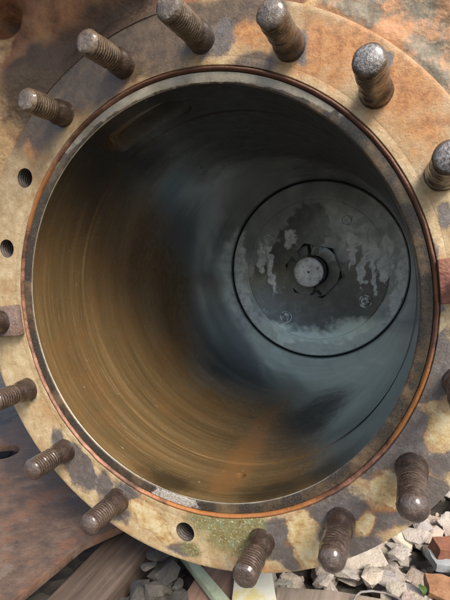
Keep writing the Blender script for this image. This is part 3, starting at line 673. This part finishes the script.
def seen(M_):
    px, py, d = proj(M_.translation)
    if not (-15 < px < 465 and 400 < py < 615): return 0
    x, z, _ = onY(px, py, 0); r = math.hypot(x, z)
    if M_.translation.y > 0 and r < .335: return 0
    return F/d
for i in range(900):                                                    # grit between them
    px, py = (rnd.uniform(262, 480), rnd.uniform(490, 625)) if i % 3 else (rnd.uniform(30, 245), rnd.uniform(540, 625))
    p = onZ(px, py, .03); sz = rnd.uniform(.007, .016)
    if not blocked(p.x, p.y, sz) and hm.get(cell(p.x, p.y), 0) < .018: drop(p.x, p.y, sz, rnd.randrange(16), None, 1., .8, .3)
order = sorted(range(len(stones)), key=lambda i: -stones[i][2]*seen(stones[i][0]))
own = set(i for i in order[:300] if seen(stones[i][0]) > 0)
bm = bmesh.new()
for i, (M_, mi, s) in enumerate(stones):
    if i in own:
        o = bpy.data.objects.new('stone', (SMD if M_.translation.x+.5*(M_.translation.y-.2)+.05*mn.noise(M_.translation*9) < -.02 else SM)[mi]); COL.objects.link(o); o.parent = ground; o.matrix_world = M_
    else:
        t = SM[mi].copy(); t.transform(M_); bm.from_mesh(t); bpy.data.meshes.remove(t)
tag(from_bm('ballast', bm, mat_stone('far ballast stone')), 'loose bed of small crushed stones around and under the cylinder', 'gravel', kind='stuff')

# ------------------------------------------------------------ things on the ballast
def prism(name, foot, zt, th, m, bev=.002, parent=None, tilt=None, holes=(), sub=0):
    c = sum(foot, Vector())/len(foot); bm = bmesh.new(); n = len(foot)
    top = [bm.verts.new((p.x-c.x, p.y-c.y, 0)) for p in foot]; bot = [bm.verts.new((p.x-c.x, p.y-c.y, -th)) for p in foot]
    bm.faces.new(top); bm.faces.new(bot[::-1])
    for i in range(n): bm.faces.new((top[i], bot[i], bot[(i+1) % n], top[(i+1) % n]))
    bmesh.ops.recalc_face_normals(bm, faces=bm.faces)
    bmesh.ops.bevel(bm, geom=list(bm.edges), offset=bev, segments=2, affect='EDGES', profile=.6)
    if holes:
        cs = []
        for hx, hy, r in holes:
            k = bmesh.new(); bmesh.ops.create_cone(k, cap_ends=True, segments=32, radius1=r, radius2=r, depth=.1)
            bmesh.ops.translate(k, vec=(hx-c.x, hy-c.y, 0), verts=k.verts); cs.append(k)
        bm = boolean(bm, cs)
    o = from_bm(name, bm, m, parent, True, 30); o.location = (c.x, c.y, zt); return o
MRP = mat_rust('rusty plate steel', [(.035, .022, .016), (.095, .058, .040), (.165, .105, .075), (.20, .085, .04)], 1.3, .0, (.6, .85), (.15, .11, .085))
MBAR = mat_wood('weathered brown timber', (.04, .027, .02), (.075, .052, .039), (.115, .083, .062))
hp = onZ(2, 452, .105)
tag(prism('steel_plate', FOOT['plate'], .105, .014, MRP, .002, holes=[(hp.x, hp.y, .036)]), 'large flat rusty steel plate with a round hole, lying under the flange', 'steel plate')
tag(prism('timber', FOOT['bar'], .075, .055, MBAR, .004), 'long flat brown timber lying on the stones beside the rusty plate', 'timber')
tag(prism('metal_strip', FOOT['strip'], .070, .012, mat_plain('pale green paint', (.30, .36, .24), (.42, .48, .33), .5, 25, (.24, .26, .18)), .0015), 'narrow pale green painted strip lying on the stones', 'metal strip')
tag(prism('board', FOOT['board'], .052, .030, mat_wood('red brown board', (.17, .10, .075), (.27, .17, .13), (.34, .23, .18)), .003), 'short reddish brown board between the green strip and the pale block', 'board')
tag(prism('painted_block', FOOT['pale'], .066, .030, mat_plain('cream and yellow paint', (.62, .60, .46), (.72, .71, .60), .55, 18, (.62, .50, .14)), .003), 'cream block with yellow paint patches below a threaded stud', 'block')
tag(prism('plank', FOOT['plank'], .060, .045, mat_wood('grey brown plank', (.19, .145, .11), (.28, .22, .165), (.35, .28, .215)), .003), 'dull grey brown plank with a straight edge in front of the pale stones', 'plank')
def brick_bit(name, px, py, z, dims, rz, m, label, cat, tilt=.15, seed=0):
    p = onZ(px, py, z); bm = bmesh.new(); bmesh.ops.create_cube(bm, size=1); bmesh.ops.scale(bm, vec=dims, verts=bm.verts)
    bmesh.ops.subdivide_edges(bm, edges=bm.edges, cuts=4, use_grid_fill=True)
    for v in bm.verts: v.co += mn.noise_vector(v.co*70+Vector((seed, 0, 0)))*.0025+mn.noise_vector(v.co*25+Vector((seed, 3, 0)))*.005
    o = from_bm(name, bm, m, None, True, 35); o.location = (p.x, p.y, z); o.rotation_euler = (tilt, .1, rz); return tag(o, label, cat)
brick_bit('brick_fragment', 446, 549, .058, (.046, .028, .022), .55, mat_rust('red brick', [(.13, .05, .028), (.22, .085, .045), (.29, .13, .075), (.24, .11, .065)], 2, 0, (.8, .95)), 'broken piece of red brick lying among the pale stones', 'brick', .2, 1)
brick_bit('stone_slab', 447, 562, .042, (.055, .034, .014), .5, mat_plain('blue grey slate', (.20, .215, .225), (.33, .345, .355), .8, 30), 'smooth blue grey stone slab under the red brick piece', 'stone', .1, 2)
brick_bit('rust_flake', 441, 589, .055, (.036, .030, .012), .2, mat_rust('orange rust', [(.16, .075, .035), (.27, .135, .065), (.35, .20, .105), (.29, .15, .075)], 2, 0, (.8, .95)), 'lumpy orange brown rust flake beside the green leaf', 'rust flake', .3, 3)
MWIRE = mat_rust('grey wire steel', [(.10, .09, .08), (.22, .2, .18), (.34, .32, .29), (.2, .15, .1)], 1, .5, (.35, .5))
wp = [onZ(x, y, z) for x, y, z in ((352, 604, .064), (356, 596, .070), (361, 592, .072), (372, 591, .068), (385, 593, .066), (396, 597, .066), (410, 606, .064))]
cw = wp[0].copy(); o = tube('wire', [p-cw for p in wp], .0016, MWIRE); o.location = cw; tag(o, 'thin bent grey wire resting on the plank edge', 'wire')
p = onZ(421, 592, .062); bm = bmesh.new(); Lf, n = .017, 8; rows = []
for i in range(n+1):
    u = i/n; w = .0055*math.sin(math.pi*u)**.8+.0003; rows.append([bm.verts.new(((u-.5)*Lf, s_*w, .004*math.sin(u*3)+abs(s_)*.0035)) for s_ in (-1, -.5, 0, .5, 1)])
for A, B in zip(rows, rows[1:]):
    for q in range(4): bm.faces.new((A[q], A[q+1], B[q+1], B[q]))
ex = bmesh.ops.extrude_face_region(bm, geom=bm.faces[:]); bmesh.ops.translate(bm, vec=(0, 0, .0004), verts=[v for v in ex['geom'] if isinstance(v, bmesh.types.BMVert)])
bmesh.ops.recalc_face_normals(bm, faces=bm.faces)
o = from_bm('leaf', bm, mat_plain('green leaf', (.045, .085, .022), (.09, .15, .04), .6, 90), None, True, 60); o.location = p; o.rotation_euler = (.2, -.2, 2.0); tag(o, 'small green leaf lying on the stones beside the orange rust flake', 'leaf')

# added plate, unseen, above and to the left out of frame: it keeps the sun and sky off the upper left
op = prism('shade_plate', [Vector((-1.2, -.17, 0)), Vector((.0, -.17, 0)), Vector((.0, .25, 0)), Vector((-1.2, .25, 0))], .46, .02, MBR, .003, cyl)
